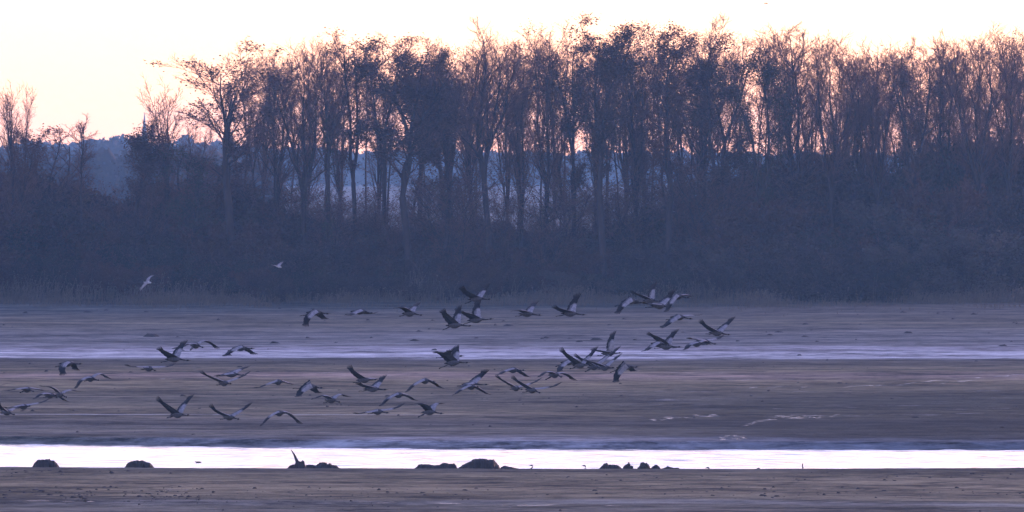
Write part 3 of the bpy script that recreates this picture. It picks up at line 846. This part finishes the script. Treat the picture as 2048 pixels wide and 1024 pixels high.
def build_puddles():
    rng = np.random.RandomState(61)
    mb = MB()
    runs = [([(1690, 774), (1760, 770), (1800, 768), (1870, 762), (1945, 755), (2060, 748)], 46, 5, 1.2),
            ([(1855, 771), (1900, 765), (1950, 760)], 14, 5, 1.0), ([(1500, 776), (1640, 774), (1760, 781)], 8, 9, 1.0),
            ([(1300, 839), (1360, 834), (1430, 830)], 34, 5, 2.2), ([(1490, 849), (1530, 841), (1560, 834), (1600, 833), (1690, 832)], 60, 5, 2.2),
            ([(1440, 876), (1465, 871), (1490, 876)], 34, 3, 3.2), ([(285, 759), (330, 757), (420, 756)], 7, 9, 1.0), ([(640, 746), (760, 748), (830, 760)], 7, 10, 1.2),
            ([(340, 980), (395, 981)], 7, 5, .7), ([(0, 1003), (200, 1005), (330, 1000)], 10, 14, 1.6), ([(560, 1000), (900, 1008), (1300, 1014)], 16, 16, 1.2), ([(1300, 745), (1560, 747)], 7, 12, .6)]
    for pts, n, w, sp in runs:
        P = np.array(pts, float)
        s_ = np.concatenate([[0], np.cumsum(np.hypot(*np.diff(P, axis=0).T))])
        for t in rng.uniform(0, s_[-1], int(n * .85)):
            px, py = np.interp(t, s_, P[:, 0]), np.interp(t, s_, P[:, 1]) + rng.normal(0, sp * .8)
            d = d_of(py); x = (px - 1024) / FPX * d
            rx = w * rng.uniform(.5, 2.4) / FPX * d; ry = rng.uniform(.3, .9) * d * d / (FPX * CAMZ) * .28
            a = np.arange(10) * .6283
            rr = rng.uniform(.55, 1.1, 10)
            X = x + rx * np.cos(a) * rr; Y = d + ry * np.sin(a) * rr
            z = ground_z(np.append(X, x), np.append(Y, d)).max() + .004
            mb.add(np.stack([X, Y, X * 0 + z], -1), tris=[(0, k, k + 1) for k in range(1, 9)])
    m = water_material(); m.name = 'puddle_water'
    m.node_tree.nodes['Principled BSDF'].inputs['Roughness'].default_value = 0.22
    tag(obj('puddles', mb.mesh('puddles', [m])), 'shining puddles strung out over the mudflat', 'puddles', kind='stuff')
build_puddles()

def build_stake():
    p = px_point(1606, 938, 529.5)
    mb = MB()
    P = np.array([[(0, 0, -.35), (-.02, 0, -.05), (.0, 0, .06), (-.025, 0, .15), (-.01, 0, .24)]], float)
    tubes(mb, P, np.array([.04]), np.array([.025]), 6)
    tag(obj('stake', mb.mesh('stake', [M_stump]), None, tuple(p)), 'thin dark upright stake alone in the right part of the channel', 'stake')
build_stake()

def build_clods():
    rng = np.random.RandomState(44)
    mb = MB()
    def scatter(n, y0, y1, s0, s1, x0=-150, x1=2200):
        y = rng.uniform(y0, y1, n); px = rng.uniform(x0, x1, n)
        d = d_of(y); x = (px - 1024) / FPX * d
        keep = clump(np.stack([x * .5, d * .5, x * 0], -1), .35, 9) + rng.normal(0, .5, n) > .3
        x, d = x[keep], d[keep]
        z = ground_z(x, d)
        for xi, di, zi in zip(x, d, z):
            s = rng.uniform(s0, s1) * rng.choice([.6, 1, 1, 1.5])
            w, h, q = s * rng.uniform(.8, 2.2), s * rng.uniform(.35, .7), s
            v = np.array([(-w, 0, 0), (0, -q, 0), (w, 0, 0), (0, q, 0), (-w * .3, -q * .3, h), (w * .4, 0, h * rng.uniform(.5, 1)), (0, q * .4, h * .7)])
            v += rng.normal(0, .12 * s, v.shape)
            v[:4, 2] = -.04
            mb.add(v + np.array([xi, di, zi]), quads=[(0, 1, 5, 4)], tris=[(1, 2, 5), (2, 3, 5), (3, 6, 5), (4, 5, 6), (3, 0, 6), (0, 4, 6)])
    scatter(900, 945, 1024, .03, .07)
    scatter(500, 940, 1010, .03, .09, -100, 420)
    scatter(130, 884, 893, .06, .11, -100, 700)
    scatter(500, 720, 870, .05, .10)
    scatter(260, 612, 715, .12, .28)
    tag(obj('clods', mb.mesh('clods', [M_clod])), 'dark clods of mud and weed scattered over the mudflat', 'clods', kind='stuff')
build_clods()

# ------------------------------------------------------------------ birds
def loft(mb, pts, radii, mats, k=10, flat=None, dome=True):
    """closed body of revolution along pts; radii per station (width, height); mats per span"""
    P = np.array(pts, float)
    n = len(P)
    d = norm(np.gradient(P, axis=0))
    upv = np.array([0, 0, 1.0])
    u = norm(np.cross(d, upv)); v = norm(np.cross(u, d))
    a = np.arange(k) * 2 * math.pi / k
    V = np.zeros((n, k, 3))
    for i in range(n):
        w, h = radii[i]
        V[i] = P[i] + u[i] * (np.cos(a) * w)[:, None] + v[i] * (np.sin(a) * h)[:, None]
    i = np.arange(n * k).reshape(n, k); j = np.roll(i, -1, 1)
    Q = np.stack([i[:-1], j[:-1], j[1:], i[1:]], -1)
    m = np.repeat(np.array(mats)[:, None], k, 1)
    mb.add(V, quads=Q.reshape(-1, 4), m=m.reshape(-1))
    base = mb.n
    mb.add(np.concatenate([[P[0]], [P[-1]], V[0], V[-1]]),
           tris=[(0, 2 + (q + 1) % k, 2 + q) for q in range(k)] + [(1, 2 + k + q, 2 + k + (q + 1) % k) for q in range(k)],
           m=np.array([mats[0]] * k + [mats[-1]] * k))
    return V

def wing(mb, S, M, T, fwd, upper_hint, sc, fingers=6, chord=(.38, .38, .31, .19), pal=(1, 2, 3, 2), rng=None, tipcol=2):
    """one wing along shoulder S, wrist M, tip T. pal: upper covert, upper flight, under covert, under flight"""
    # smooth leading line through the three joints
    ns = 15
    hand = 0.70                                         # the fingers take over beyond this part of the outer wing
    c1 = M * 2 - (S + T) / 2
    s = np.linspace(0, 1, 41)[:, None]
    bez = (1 - s) ** 2 * S + 2 * s * (1 - s) * (c1 * .55 + M * .45) + s ** 2 * T
    seg = np.concatenate([[0], np.cumsum(np.linalg.norm(np.diff(bez, axis=0), axis=1))])
    total = seg[-1]
    q = np.linspace(0, .80, ns) * total
    L = np.stack([np.interp(q, seg, bez[:, c]) for c in range(3)], -1)
    tan = norm(np.gradient(L, axis=0))
    back = -fwd[None] - tan * (-(tan @ fwd))[:, None]
    back = norm(back)
    # inner wing slightly swept forward to the wrist, outer wing swept back
    f = q / total
    nrm = norm(np.cross(tan, back))
    if (nrm[:5].mean(0) @ upper_hint) < 0: nrm = -nrm
    ch = np.interp(f, [0, .3, .55, .8], chord) * sc
    scal = 1 + .05 * np.sin(np.arange(ns) * 2.2)
    le = L - back * (ch * .28)[:, None]
    th = np.interp(f, [0, .5, .8], [.035, .018, .008]) * sc
    cs = np.array([0, .12, .27, .42, .56, .7, .85, 1.0])
    camber = np.array([0, .05, .078, .085, .075, .06, .034, 0.0])
    thick = np.array([0, .6, .95, 1.0, .7, .4, .2, .08])
    nc = len(cs)
    top = np.zeros((ns, nc, 3)); bot = np.zeros((ns, nc, 3))
    for i in range(ns):
        for j in range(nc):
            c = ch[i] * cs[j] * (scal[i] if j == nc - 1 else 1)
            base = le[i] + back[i] * c + nrm[i] * (camber[j] * ch[i])
            top[i, j] = base + nrm[i] * (th[i] * thick[j] * .5 + .001)
            bot[i, j] = base - nrm[i] * (th[i] * thick[j] * .5 + .001)
    i = np.arange(ns * nc).reshape(ns, nc)
    Q = np.stack([i[:-1, :-1], i[1:, :-1], i[1:, 1:], i[:-1, 1:]], -1)
    mt = np.zeros((ns - 1, nc - 1), int); mu = np.zeros((ns - 1, nc - 1), int)
    for a in range(ns - 1):
        for b in range(nc - 1):
            fa = f[a]
            lim = np.interp(fa, [0, .25, .42, .5], [.6, .5, .38, .1])
            mt[a, b] = pal[0] if cs[b] < lim - .1 and fa < .44 else pal[1]
            if pal[0] == 1 and pal[1] == 2 and mt[a, b] == 2 and cs[b] < lim + .15 and fa < .5: mt[a, b] = 8
            mu[a, b] = pal[2] if cs[b] < .5 and fa < .62 else pal[3]
    mb.add(top, quads=Q.reshape(-1, 4), m=mt.reshape(-1))
    mb.add(bot, quads=Q.reshape(-1, 4)[:, ::-1], m=mu.reshape(-1))
    rim = []
    nt = ns * nc
    edge = [(i[a, nc - 1], i[a + 1, nc - 1]) for a in range(ns - 1)] + [(i[-1, b + 1], i[-1, b]) for b in range(nc - 1)]
    mb.add(np.concatenate([top.reshape(-1, 3), bot.reshape(-1, 3)]), quads=[(a, b, b + nt, a + nt) for a, b in edge], m=pal[1])
    # primaries: separate blades fanned at the wing end
    endspan = norm((T - L[-1])[None])[0]
    tl = np.linalg.norm(T - L[-1]) + .04 * sc
    for k in range(fingers):
        g = k / max(1, fingers - 1)
        root = le[-1] + back[-1] * ch[-1] * (.06 + .86 * g) - tan[-1] * .10 * sc
        dirv = norm((endspan * (1.0 - .25 * g) + back[-1] * (-.10 + .50 * g) + nrm[-1] * (.12 * (1 - g)))[None])[0]
        ln = (tl + .10 * sc) * (1.0 + .10 * math.sin(g * math.pi) - .42 * g)
        wd = .025 * sc
        side = norm(np.cross(nrm[-1], dirv)[None])[0]
        st = np.array([0, .3, .75, 1.0]); ww = np.array([.8, 1.0, .75, .12]) * wd
        cv = nrm[-1][None] * (.10 * ln * (st ** 2))[:, None]
        cen = root + dirv * (st * ln)[:, None] + cv
        Va = np.concatenate([cen + side * ww[:, None] + nrm[-1] * .002, cen - side * ww[:, None] + nrm[-1] * .002,
                             cen + side * ww[:, None] - nrm[-1] * .002, cen - side * ww[:, None] - nrm[-1] * .002])
        qs = []
        for r in range(3):
            qs += [(r, r + 1, r + 5, r + 4), (r + 8, r + 12, r + 13, r + 9), (r, r + 8, r + 9, r + 1), (r + 4, r + 5, r + 13, r + 12)]
        qs += [(3, 11, 15, 7)]
        mb.add(Va, quads=qs, m=tipcol)

def build_crane(pts, d, label, seed):
    """pts: body, head, foot, near wrist, near tip, far wrist, far tip in photo pixels"""
    rng = np.random.RandomState(seed)
    ppm = FPX / d
    B2 = np.array(pts[0], float)
    rel = [np.array([(p[0] - B2[0]) / ppm, 0.0, -(p[1] - B2[1]) / ppm]) for p in pts]
    _, Hd, Ft, NW, NT, FW, FT = rel
    def depth(v, L, sign, k=1.0):
        dd = v[0] ** 2 + v[2] ** 2
        v = v.copy(); v[1] = sign * k * math.sqrt(max(0.0, L * L - dd))
        return v
    Hd = depth(Hd, .64, -1, .85)
    Ft = depth(Ft, .60, 1, .85)
    fwd = norm((Hd * np.array([1, 1, .5]) - Ft * np.array([1, 1, .5]))[None])[0]
    upv = np.array([0, 0, 1.0]) - fwd * fwd[2]; upv /= np.linalg.norm(upv)
    lat = np.cross(fwd, upv)                    # right hand side of the bird = near side
    mb = MB()
    nb = fwd * .20 + upv * .02
    hb = Hd
    spine = [hb + fwd * .17 - upv * .012, hb + fwd * .10 - upv * .003, hb + fwd * .045, hb + fwd * .01 + upv * .006, hb - fwd * .035,
             hb * .75 + nb * .25 - upv * .012, hb * .45 + nb * .55 - upv * .018, hb * .15 + nb * .85 - upv * .008,
             fwd * .16 + upv * .005, fwd * .09, -fwd * .02 - upv * .005, -fwd * .14, -fwd * .24 + upv * .012, -fwd * .33 + upv * .018, -fwd * .40 + upv * .012]
    rad = [(.003, .003), (.010, .011), (.017, .020), (.031, .035), (.026, .030), (.022, .024), (.025, .027), (.040, .043),
           (.085, .088), (.118, .122), (.128, .13), (.105, .10), (.075, .058), (.07, .032), (.05, .012)]
    mats = [6, 6, 4, 4, 0, 4, 4, 0, 0, 0, 0, 0, 2, 2]
    loft(mb, spine, rad, mats, 10)
    # red crown patch of skin on the head
    hc = hb + fwd * .004 + upv * .037
    mb.add([hc + fwd * .03 - upv * .008, hc + lat * .014 - upv * .004, hc - fwd * .02, hc - lat * .014 - upv * .004, hc + upv * .004], tris=[(0, 1, 4), (1, 2, 4), (2, 3, 4), (3, 0, 4)], m=5)
    # trailing legs with bunched toes
    for sgn in (-1, 1):
        spread_ = rng.uniform(.012, .03)
        hip = -fwd * .20 + lat * .035 * sgn - upv * .035
        knee = hip * .45 + Ft * .55 + lat * spread_ * sgn - upv * rng.uniform(0, .025)
        ankle = Ft * .82 + hip * .18 + lat * spread_ * sgn
        toe = Ft + lat * spread_ * sgn * .8 - upv * rng.uniform(0, .02)
        leg = [hip, hip * .7 + knee * .3, knee, ankle, ankle * .5 + toe * .5, toe]
        loft(mb, leg, [(.03, .03), (.018, .018), (.013, .013), (.011, .011), (.02, .016), (.005, .005)], [0, 2, 2, 2, 2], 6)
    for side, (w, t) in ((1, (NW, NT)), (-1, (FW, FT))):
        S = fwd * .11 + lat * .07 * side + upv * .045
        sign = -1 if side == 1 else 1
        L1, L2 = .52, .60
        w2 = np.array([w[0], 0, w[2]]); t2 = np.array([t[0], 0, t[2]])
        S2 = np.array([S[0], 0, S[2]])
        a1, a2 = np.linalg.norm(w2 - S2), np.linalg.norm(t2 - w2)
        Mw = w2.copy(); Mw[1] = S[1] + sign * .92 * math.sqrt(max(0, L1 ** 2 - a1 ** 2))
        Tt = t2.copy(); Tt[1] = Mw[1] + sign * .92 * math.sqrt(max(0, L2 ** 2 - a2 ** 2))
        wing(mb, S, Mw, Tt, fwd, upv if abs(norm((Mw - S)[None])[0] @ upv) < .85 else upv * .2 - lat * side, 1.0, rng=rng)
    loc = px_point(B2[0], B2[1], d)
    o = obj('crane', mb.mesh('crane', CRANE_MATS, True), None, tuple(loc))
    tag(o, label, 'crane', 'cranes flying over the mudflat')
    return o

# joint positions measured in enlarged crops of the photograph: crop origin, enlargement, birds
CROPS = [
 ((0, 660), 5.12, [
  ('crane with both wings hanging straight down, topmost of the far left cluster', 488, (690, 345), (825, 345), (560, 378), (650, 375), (672, 465), (755, 350), (785, 430)),
  ('crane with arched wings, just below and right of the topmost far left bird', 490, (925, 500), (1012, 510), (865, 525), (840, 505), (795, 600), (1030, 440), (1120, 515)),
  ('crane gliding on level wings, behind the two tangled birds at far left', 494, (275, 610), (345, 625), (200, 645), (180, 605), (30, 628), (400, 610), (480, 635)),
  ('crane half hidden behind the bird with one hooked raised wing at far left', 492, (510, 670), (590, 690), (440, 692), (430, 650), (375, 708), (625, 690), (690, 752)),
  ('crane with one dark wing raised and hooked back, in the far left cluster', 486, (615, 665), (685, 685), (575, 690), (545, 580), (415, 580), (710, 612), (820, 645)),
  ('crane gliding with its front wing tilted up, low by the left edge', 490, (240, 785), (310, 775), (150, 800), (140, 790), (40, 800), (390, 755), (500, 718)),
  ('crane cut by the left edge, lowest bird there', 487, (70, 845), (150, 865), (0, 855), (20, 790), (-15, 735), (130, 810), (200, 795)),
 ]),
 ((240, 660), 5.12, [
  ('crane gliding on flat outstretched wings, below the raised-wing bird at left', 490, (295, 395), (362, 413), (210, 403), (170, 380), (60, 365), (480, 380), (567, 352)),
  ('crane with both wings raised, in front of the pale sheen band at left', 486, (555, 300), (695, 310), (415, 330), (470, 225), (405, 185), (610, 200), (675, 118)),
  ('crane with a big arched dark wing, behind the raised-wing bird at left', 491, (775, 160), (850, 175), (715, 210), (700, 140), (640, 190), (890, 100), (1005, 200)),
  ('crane with drooping wings, alone right of the raised-wing pair at left', 489, (1235, 185), (1350, 187), (1100, 212), (1150, 215), (1075, 278), (1310, 200), (1395, 265)),
  ('crane gliding level right above the bird with a wide shallow V of wings', 493, (1140, 455), (1265, 460), (985, 472), (1060, 460), (1000, 470), (1220, 410), (1312, 387)),
  ('crane with wings in a wide shallow V, left of centre', 487, (1065, 545), (1135, 548), (985, 565), (930, 480), (828, 430), (1200, 500), (1335, 440)),
  ('crane with wings in a steep V, lowest of the left group', 484, (590, 870), (700, 868), (475, 900), (480, 770), (380, 695), (655, 770), (745, 675)),
  ('crane with V wings and splayed tips, between steep V bird and lowest bird', 486, (1120, 895), (1215, 910), (1025, 915), (1010, 840), (930, 770), (1240, 830), (1345, 760)),
 ]),
 ((500, 700), 6.4, [
  ('crane gliding with gently drooping wings, left of the bird with a square dark wing', 489, (360, 410), (440, 408), (280, 430), (200, 450), (75, 495), (480, 425), (610, 460)),
  ('crane showing a pale back and a square dark wing hanging down, left of centre', 487, (770, 470), (915, 482), (545, 490), (655, 535), (640, 612), (830, 510), (905, 575)),
  ('crane with a hooked dark near wing and arched far wing, below the square-winged bird', 485, (1040, 645), (1145, 662), (935, 680), (945, 570), (805, 640), (1150, 560), (1275, 620)),
  ('crane with both wings arched downward, lowest of all the birds', 484, (375, 810), (470, 803), (300, 830), (240, 860), (160, 975), (520, 815), (650, 960)),
 ]),
 ((660, 690), 6.4, [
  ('crane with splayed wing tip raised to the left, upper of a close pair at centre', 490, (440, 450), (585, 442), (295, 485), (330, 360), (250, 270), (570, 435), (665, 445)),
  ('crane with pale far wing raised, lower of a close pair at centre', 487, (545, 565), (705, 570), (365, 590), (450, 520), (360, 485), (630, 490), (705, 405)),
  ('crane with wings bowed down, upper of two bowed birds at centre', 488, (1215, 460), (1330, 467), (1130, 480), (1060, 520), (1000, 610), (1350, 490), (1440, 575)),
  ('crane with wings bowed down, lower of two bowed birds, touching the hooked wing', 490, (875, 640), (1000, 648), (790, 670), (740, 690), (662, 790), (1020, 660), (1110, 735)),
  ('crane gliding low and flat with the front wing tip turned up, lowest at centre', 486, (610, 855), (735, 865), (480, 885), (450, 870), (310, 885), (800, 825), (955, 765)),
  ('crane with hooked dark near wing and fanned far wing tip, lowest bird right of centre', 484, (1275, 860), (1425, 875), (1125, 925), (1195, 740), (1045, 770), (1360, 740), (1455, 770)),
 ]),
 ((860, 680), 7.314, [
  ('crane with broad dark wing raised left, before the pale sheen band at centre', 486, (345, 335), (540, 330), (130, 415), (210, 190), (60, 180), (400, 180), (400, 95)),
  ('crane hidden behind the broad-winged bird, only head and feet showing', 492, (290, 235), (455, 232), (85, 260), (270, 190), (330, 150), (345, 185), (400, 120)),
  ('crane with wings bowed down, above the parallel V pair', 490, (1215, 440), (1365, 440), (1100, 460), (1090, 460), (1000, 520), (1370, 490), (1460, 570)),
  ('crane with wings bowed down, in front of a bird with one raised wing at centre', 486, (600, 685), (700, 680), (500, 700), (450, 730), (365, 810), (770, 740), (880, 825)),
  ('crane with one wing raised to the right, behind the bowed bird at centre', 490, (600, 650), (820, 653), (395, 672), (545, 655), (460, 700), (715, 565), (845, 450)),
  ('crane with wings in a wide V, left one of a parallel pair', 488, (1255, 705), (1345, 718), (1170, 725), (1110, 610), (965, 525), (1460, 650), (1630, 580)),
  ('crane with wings in a wide V, right one of a parallel pair', 485, (1490, 735), (1605, 768), (1355, 770), (1340, 630), (1200, 540), (1740, 700), (1920, 645)),
 ]),
 ((1080, 640), 7.314, [
  ('crane with arched wings and fanned dark feather tips, lowest left of the tight cluster', 486, (215, 805), (310, 830), (80, 875), (95, 750), (0, 840), (390, 780), (520, 905)),
  ('crane with a square dark wing hanging down, left end of the tight cluster', 492, (420, 620), (520, 640), (225, 680), (310, 690), (310, 765), (560, 660), (640, 735)),
  ('crane with long dark wing and splayed tip raised left, in the tight cluster', 488, (585, 665), (720, 650), (435, 715), (430, 530), (300, 420), (720, 550), (845, 410)),
  ('crane in the middle of the tight cluster, its pale far wing raised right', 490, (790, 690), (900, 710), (660, 760), (660, 590), (500, 510), (1030, 510), (1180, 405)),
  ('crane in front on the right of the tight cluster, thin pale wing raised', 486, (945, 700), (1070, 695), (850, 720), (815, 625), (640, 590), (1060, 600), (1190, 520)),
  ('crane with far wing held straight up, top of the tight cluster', 494, (1010, 490), (1165, 480), (840, 520), (880, 450), (765, 430), (1050, 290), (1100, 175)),
  ('crane with pale back and wing hanging straight down, right of the tight cluster', 487, (1250, 690), (1410, 685), (1020, 770), (1140, 805), (1130, 925), (1340, 710), (1410, 775)),
 ]),
 ((1200, 550), 6.024, [
  ('crane with dark pointed wing hanging down, left end of the upper right cluster', 490, (370, 315), (490, 330), (175, 378), (270, 380), (215, 480), (440, 320), (480, 365)),
  ('crane with both wings raised, top of the upper right cluster', 493, (600, 310), (720, 312), (510, 325), (500, 240), (375, 210), (640, 180), (675, 100)),
  ('crane gliding beneath the raised-wing bird in the upper right cluster', 490, (715, 375), (840, 388), (545, 388), (620, 350), (510, 340), (820, 290), (900, 195)),
  ('crane with pale back and hanging dark wing, right end of the upper right cluster', 487, (935, 260), (1060, 270), (830, 320), (850, 350), (810, 450), (1050, 245), (1165, 270)),
  ('crane with one wing drooped and one stretched forward, below the upper right cluster', 488, (950, 510), (1090, 525), (790, 540), (850, 570), (740, 650), (1120, 490), (1230, 490)),
  ('crane with wings in a V, farthest right of all the birds', 486, (1410, 700), (1550, 718), (1275, 710), (1310, 630), (1205, 550), (1520, 610), (1625, 520)),
  ('crane with pale drooping wing, in front of a bird with raised wings at right', 486, (700, 830), (830, 845), (600, 850), (610, 875), (525, 930), (760, 840), (850, 860)),
  ('crane with raised wings, behind the bird with a pale drooping wing at right', 490, (800, 865), (955, 865), (655, 885), (700, 750), (570, 705), (850, 770), (940, 670)),
  ('crane with fanned dark feather tips below it, front one of the overlapping pair at right', 487, (1165, 830), (1290, 832), (1080, 845), (1080, 840), (1040, 905), (1280, 790), (1330, 860)),
  ('crane gliding on thin level wings, rear one of the overlapping pair at right', 492, (1250, 800), (1385, 828), (1150, 810), (1160, 775), (1060, 765), (1400, 778), (1490, 740)),
 ]),
 ((580, 550), 7.314, [
  ('crane with pale back and broad wing hanging down, farthest left of the upper row', 490, (370, 550), (550, 565), (140, 600), (270, 625), (250, 765), (460, 590), (540, 670)),
  ('crane with flat pale back, second from the left of the upper row', 491, (1020, 535), (1195, 553), (805, 578), (930, 570), (845, 605), (1150, 570), (1270, 565)),
  ('crane with hooked dark near wing, third from the left of the upper row', 490, (1750, 565), (1920, 585), (1600, 605), (1660, 465), (1545, 490), (1820, 470), (1890, 425)),
 ]),
 ((860, 550), 6.206, [
  ('crane with V wings, highest of three overlapping upper middle birds', 492, (580, 300), (735, 300), (430, 357), (470, 220), (390, 150), (670, 200), (730, 125)),
  ('crane with far wing straight up, right one of three overlapping upper middle birds', 489, (575, 560), (755, 545), (410, 612), (480, 480), (380, 460), (590, 420), (615, 320)),
  ('crane with both wings held high, left one of three overlapping upper middle birds', 486, (310, 625), (495, 630), (155, 683), (220, 510), (160, 430), (360, 490), (370, 395)),
  ('small crane with half-raised pale wing, alone in the upper row right of the three', 493, (1205, 485), (1360, 497), (1060, 512), (1120, 430), (1045, 455), (1270, 400), (1330, 345)),
  ('crane with tall pale wing raised, alone left of the upper right cluster', 489, (1740, 480), (1905, 492), (1560, 512), (1640, 430), (1535, 390), (1790, 370), (1860, 235)),
 ]),
]
seed = 900
for (ox, oy), k, birds in CROPS:
    for label, d, *pts in birds:
        build_crane([(ox + x / k, oy + y / k) for x, y in pts], d, label, seed)
        seed += 1

def build_gull(body, w1, t1, w2, t2, head, tail, d, label, dark=False):
    ppm = FPX / d
    B2 = np.array(body, float)
    def r3(p, y): return np.array([(p[0] - B2[0]) / ppm, y, -(p[1] - B2[1]) / ppm])
    Hd, Tl = r3(head, -.06), r3(tail, .06)
    fwd = norm((Hd - Tl)[None])[0]
    upv = np.array([0, 0, 1.0]) - fwd * fwd[2]; upv /= np.linalg.norm(upv)
    lat = np.cross(fwd, upv)
    mb = MB()
    m = 7 if not dark else 2
    pts = [fwd * .23, fwd * .19, fwd * .15 + upv * .005, fwd * .10, fwd * .03, -fwd * .08, -fwd * .16, -fwd * .23]
    loft(mb, pts, [(.004, .004), (.018, .02), (.034, .034), (.045, .045), (.058, .055), (.045, .04), (.04, .018), (.055, .006)], [6 if not dark else 2] + [m] * 6, 8)
    pal = (1, 1, 7, 1) if not dark else (2, 2, 2, 2)
    for side, (w, t), sg in ((1, (w1, t1), -1), (-1, (w2, t2), 1)):
        S = fwd * .04 + lat * .03 * side + upv * .02
        W2, T2 = r3(w, 0), r3(t, 0)
        a1 = np.linalg.norm((W2 - S)[[0, 2]]); a2 = np.linalg.norm((T2 - W2)[[0, 2]])
        W2[1] = S[1] + sg * math.sqrt(max(0, .22 ** 2 - a1 ** 2)); T2[1] = W2[1] + sg * math.sqrt(max(0, .30 ** 2 - a2 ** 2))
        wing(mb, S, W2, T2, fwd, upv, .42, fingers=4, pal=pal, tipcol=1 if not dark else 2)
    o = obj('gull' if not dark else 'bird', mb.mesh('gull', CRANE_MATS, True), None, tuple(px_point(*body, d)))
    tag(o, label, 'gull' if not dark else 'bird')
build_gull((295.5, 565), (289, 571), (280.5, 581), (297, 557), (306.5, 551), (300, 565.5), (290, 564.5), 540,
           'pale gull banking steeply in front of the dark wood, lower of the two')
build_gull((556.5, 533), (551, 531), (544, 530.3), (560, 529), (565, 524.5), (561, 534.5), (552, 532), 560,
           'small white gull with raised wings in front of the dark wood, upper of the two')
build_gull((1532, 6.5), (1530, 7), (1529, 8.2), (1534, 7), (1536, 8.4), (1535, 7), (1530, 6.5), 1180,
           'tiny dark bird high in the bright sky at the top', True)

def build_waterbird(px, py, d, face, label, size=1.0, low=False):
    """long-necked grey bird resting in the water behind the near bank; (px, py) is its head"""
    hd = px_point(px, py, d)
    base = np.array([hd[0] + (0.30 if face < 0 else -.30) * (1 if not low else -1) * size, d, WATER_Z])
    f = np.array([float(face), 0, 0]); up = np.array([0, 0, 1.0])
    H = (hd - base) / size
    mb = MB()
    bf = f if not low else -f
    chest = bf * .24 + up * .10
    pts = [H + f * .13 - up * .02, H + f * .075 - up * .008, H + f * .04, H, H - f * .045 + up * .002, H - f * .065 - up * .06, H * .5 + chest * .5 - f * .02,
           chest + up * .03, bf * .16 + up * .07, bf * .02 + up * .06, -bf * .18 + up * .06, -bf * .32 + up * .09, -bf * .40 + up * .12]
    loft(mb, pts, [(.004, .004), (.012, .013), (.022, .025), (.034, .038), (.030, .032), (.026, .026), (.030, .03), (.055, .055), (.11, .10), (.13, .12), (.11, .10), (.06, .05), (.02, .015)],
         [6, 6, 0, 0, 0, 0, 0, 0, 0, 0, 0, 2], 10)
    mb.v = [v * size for v in mb.v]
    o = obj('water_bird', mb.mesh('water_bird', CRANE_MATS, True), None, tuple(base))
    tag(o, label, 'bird')
build_waterbird(1063, 931, 531, -1, 'grey bird with bent neck looking left, beside the root of the widest stump', low=True)
build_waterbird(390.5, 923, 549, -1, 'tiny pale bird swimming alone on the bright channel at left', .42)
build_waterbird(1168, 931.5, 531.5, -1, 'grey bird head and neck above the bank, left of the knobbed stump')
build_waterbird(1415.5, 935.5, 532, -1, 'small grey bird head peeping over the bank, right of the last log')
build_waterbird(1517, 937.2, 531.5, -1, 'top of a grey bird head barely showing, left of the thin stake')

# ------------------------------------------------------------------ morning haze
def build_haze():
    x0, x1, y0, y1, z0, z1 = -4200, 4200, -400, 6000, -2.2, 33
    v = [(x0, y0, z0), (x1, y0, z0), (x1, y1, z0), (x0, y1, z0), (x0, y0, z1), (x1, y0, z1), (x1, y1, z1), (x0, y1, z1)]
    q = [(0, 3, 2, 1), (4, 5, 6, 7), (0, 1, 5, 4), (1, 2, 6, 5), (2, 3, 7, 6), (3, 0, 4, 7)]
    m = bpy.data.materials.new('haze')
    m.use_nodes = True
    nt = m.node_tree
    nt.nodes.clear()
    out = nt.nodes.new('ShaderNodeOutputMaterial')
    vol = nt.nodes.new('ShaderNodeVolumePrincipled')
    vol.inputs['Color'].default_value = (0.28, 0.60, 0.98, 1)
    vol.inputs['Density'].default_value = 0.000105
    vol.inputs['Anisotropy'].default_value = 0.3
    nt.links.new(vol.outputs[0], out.inputs['Volume'])
    o = obj('haze', mesh_from('haze', v, [(q, 0)], [m]))
    tag(o, 'thin blue morning haze over the whole flat', 'haze', kind='stuff')
build_haze()
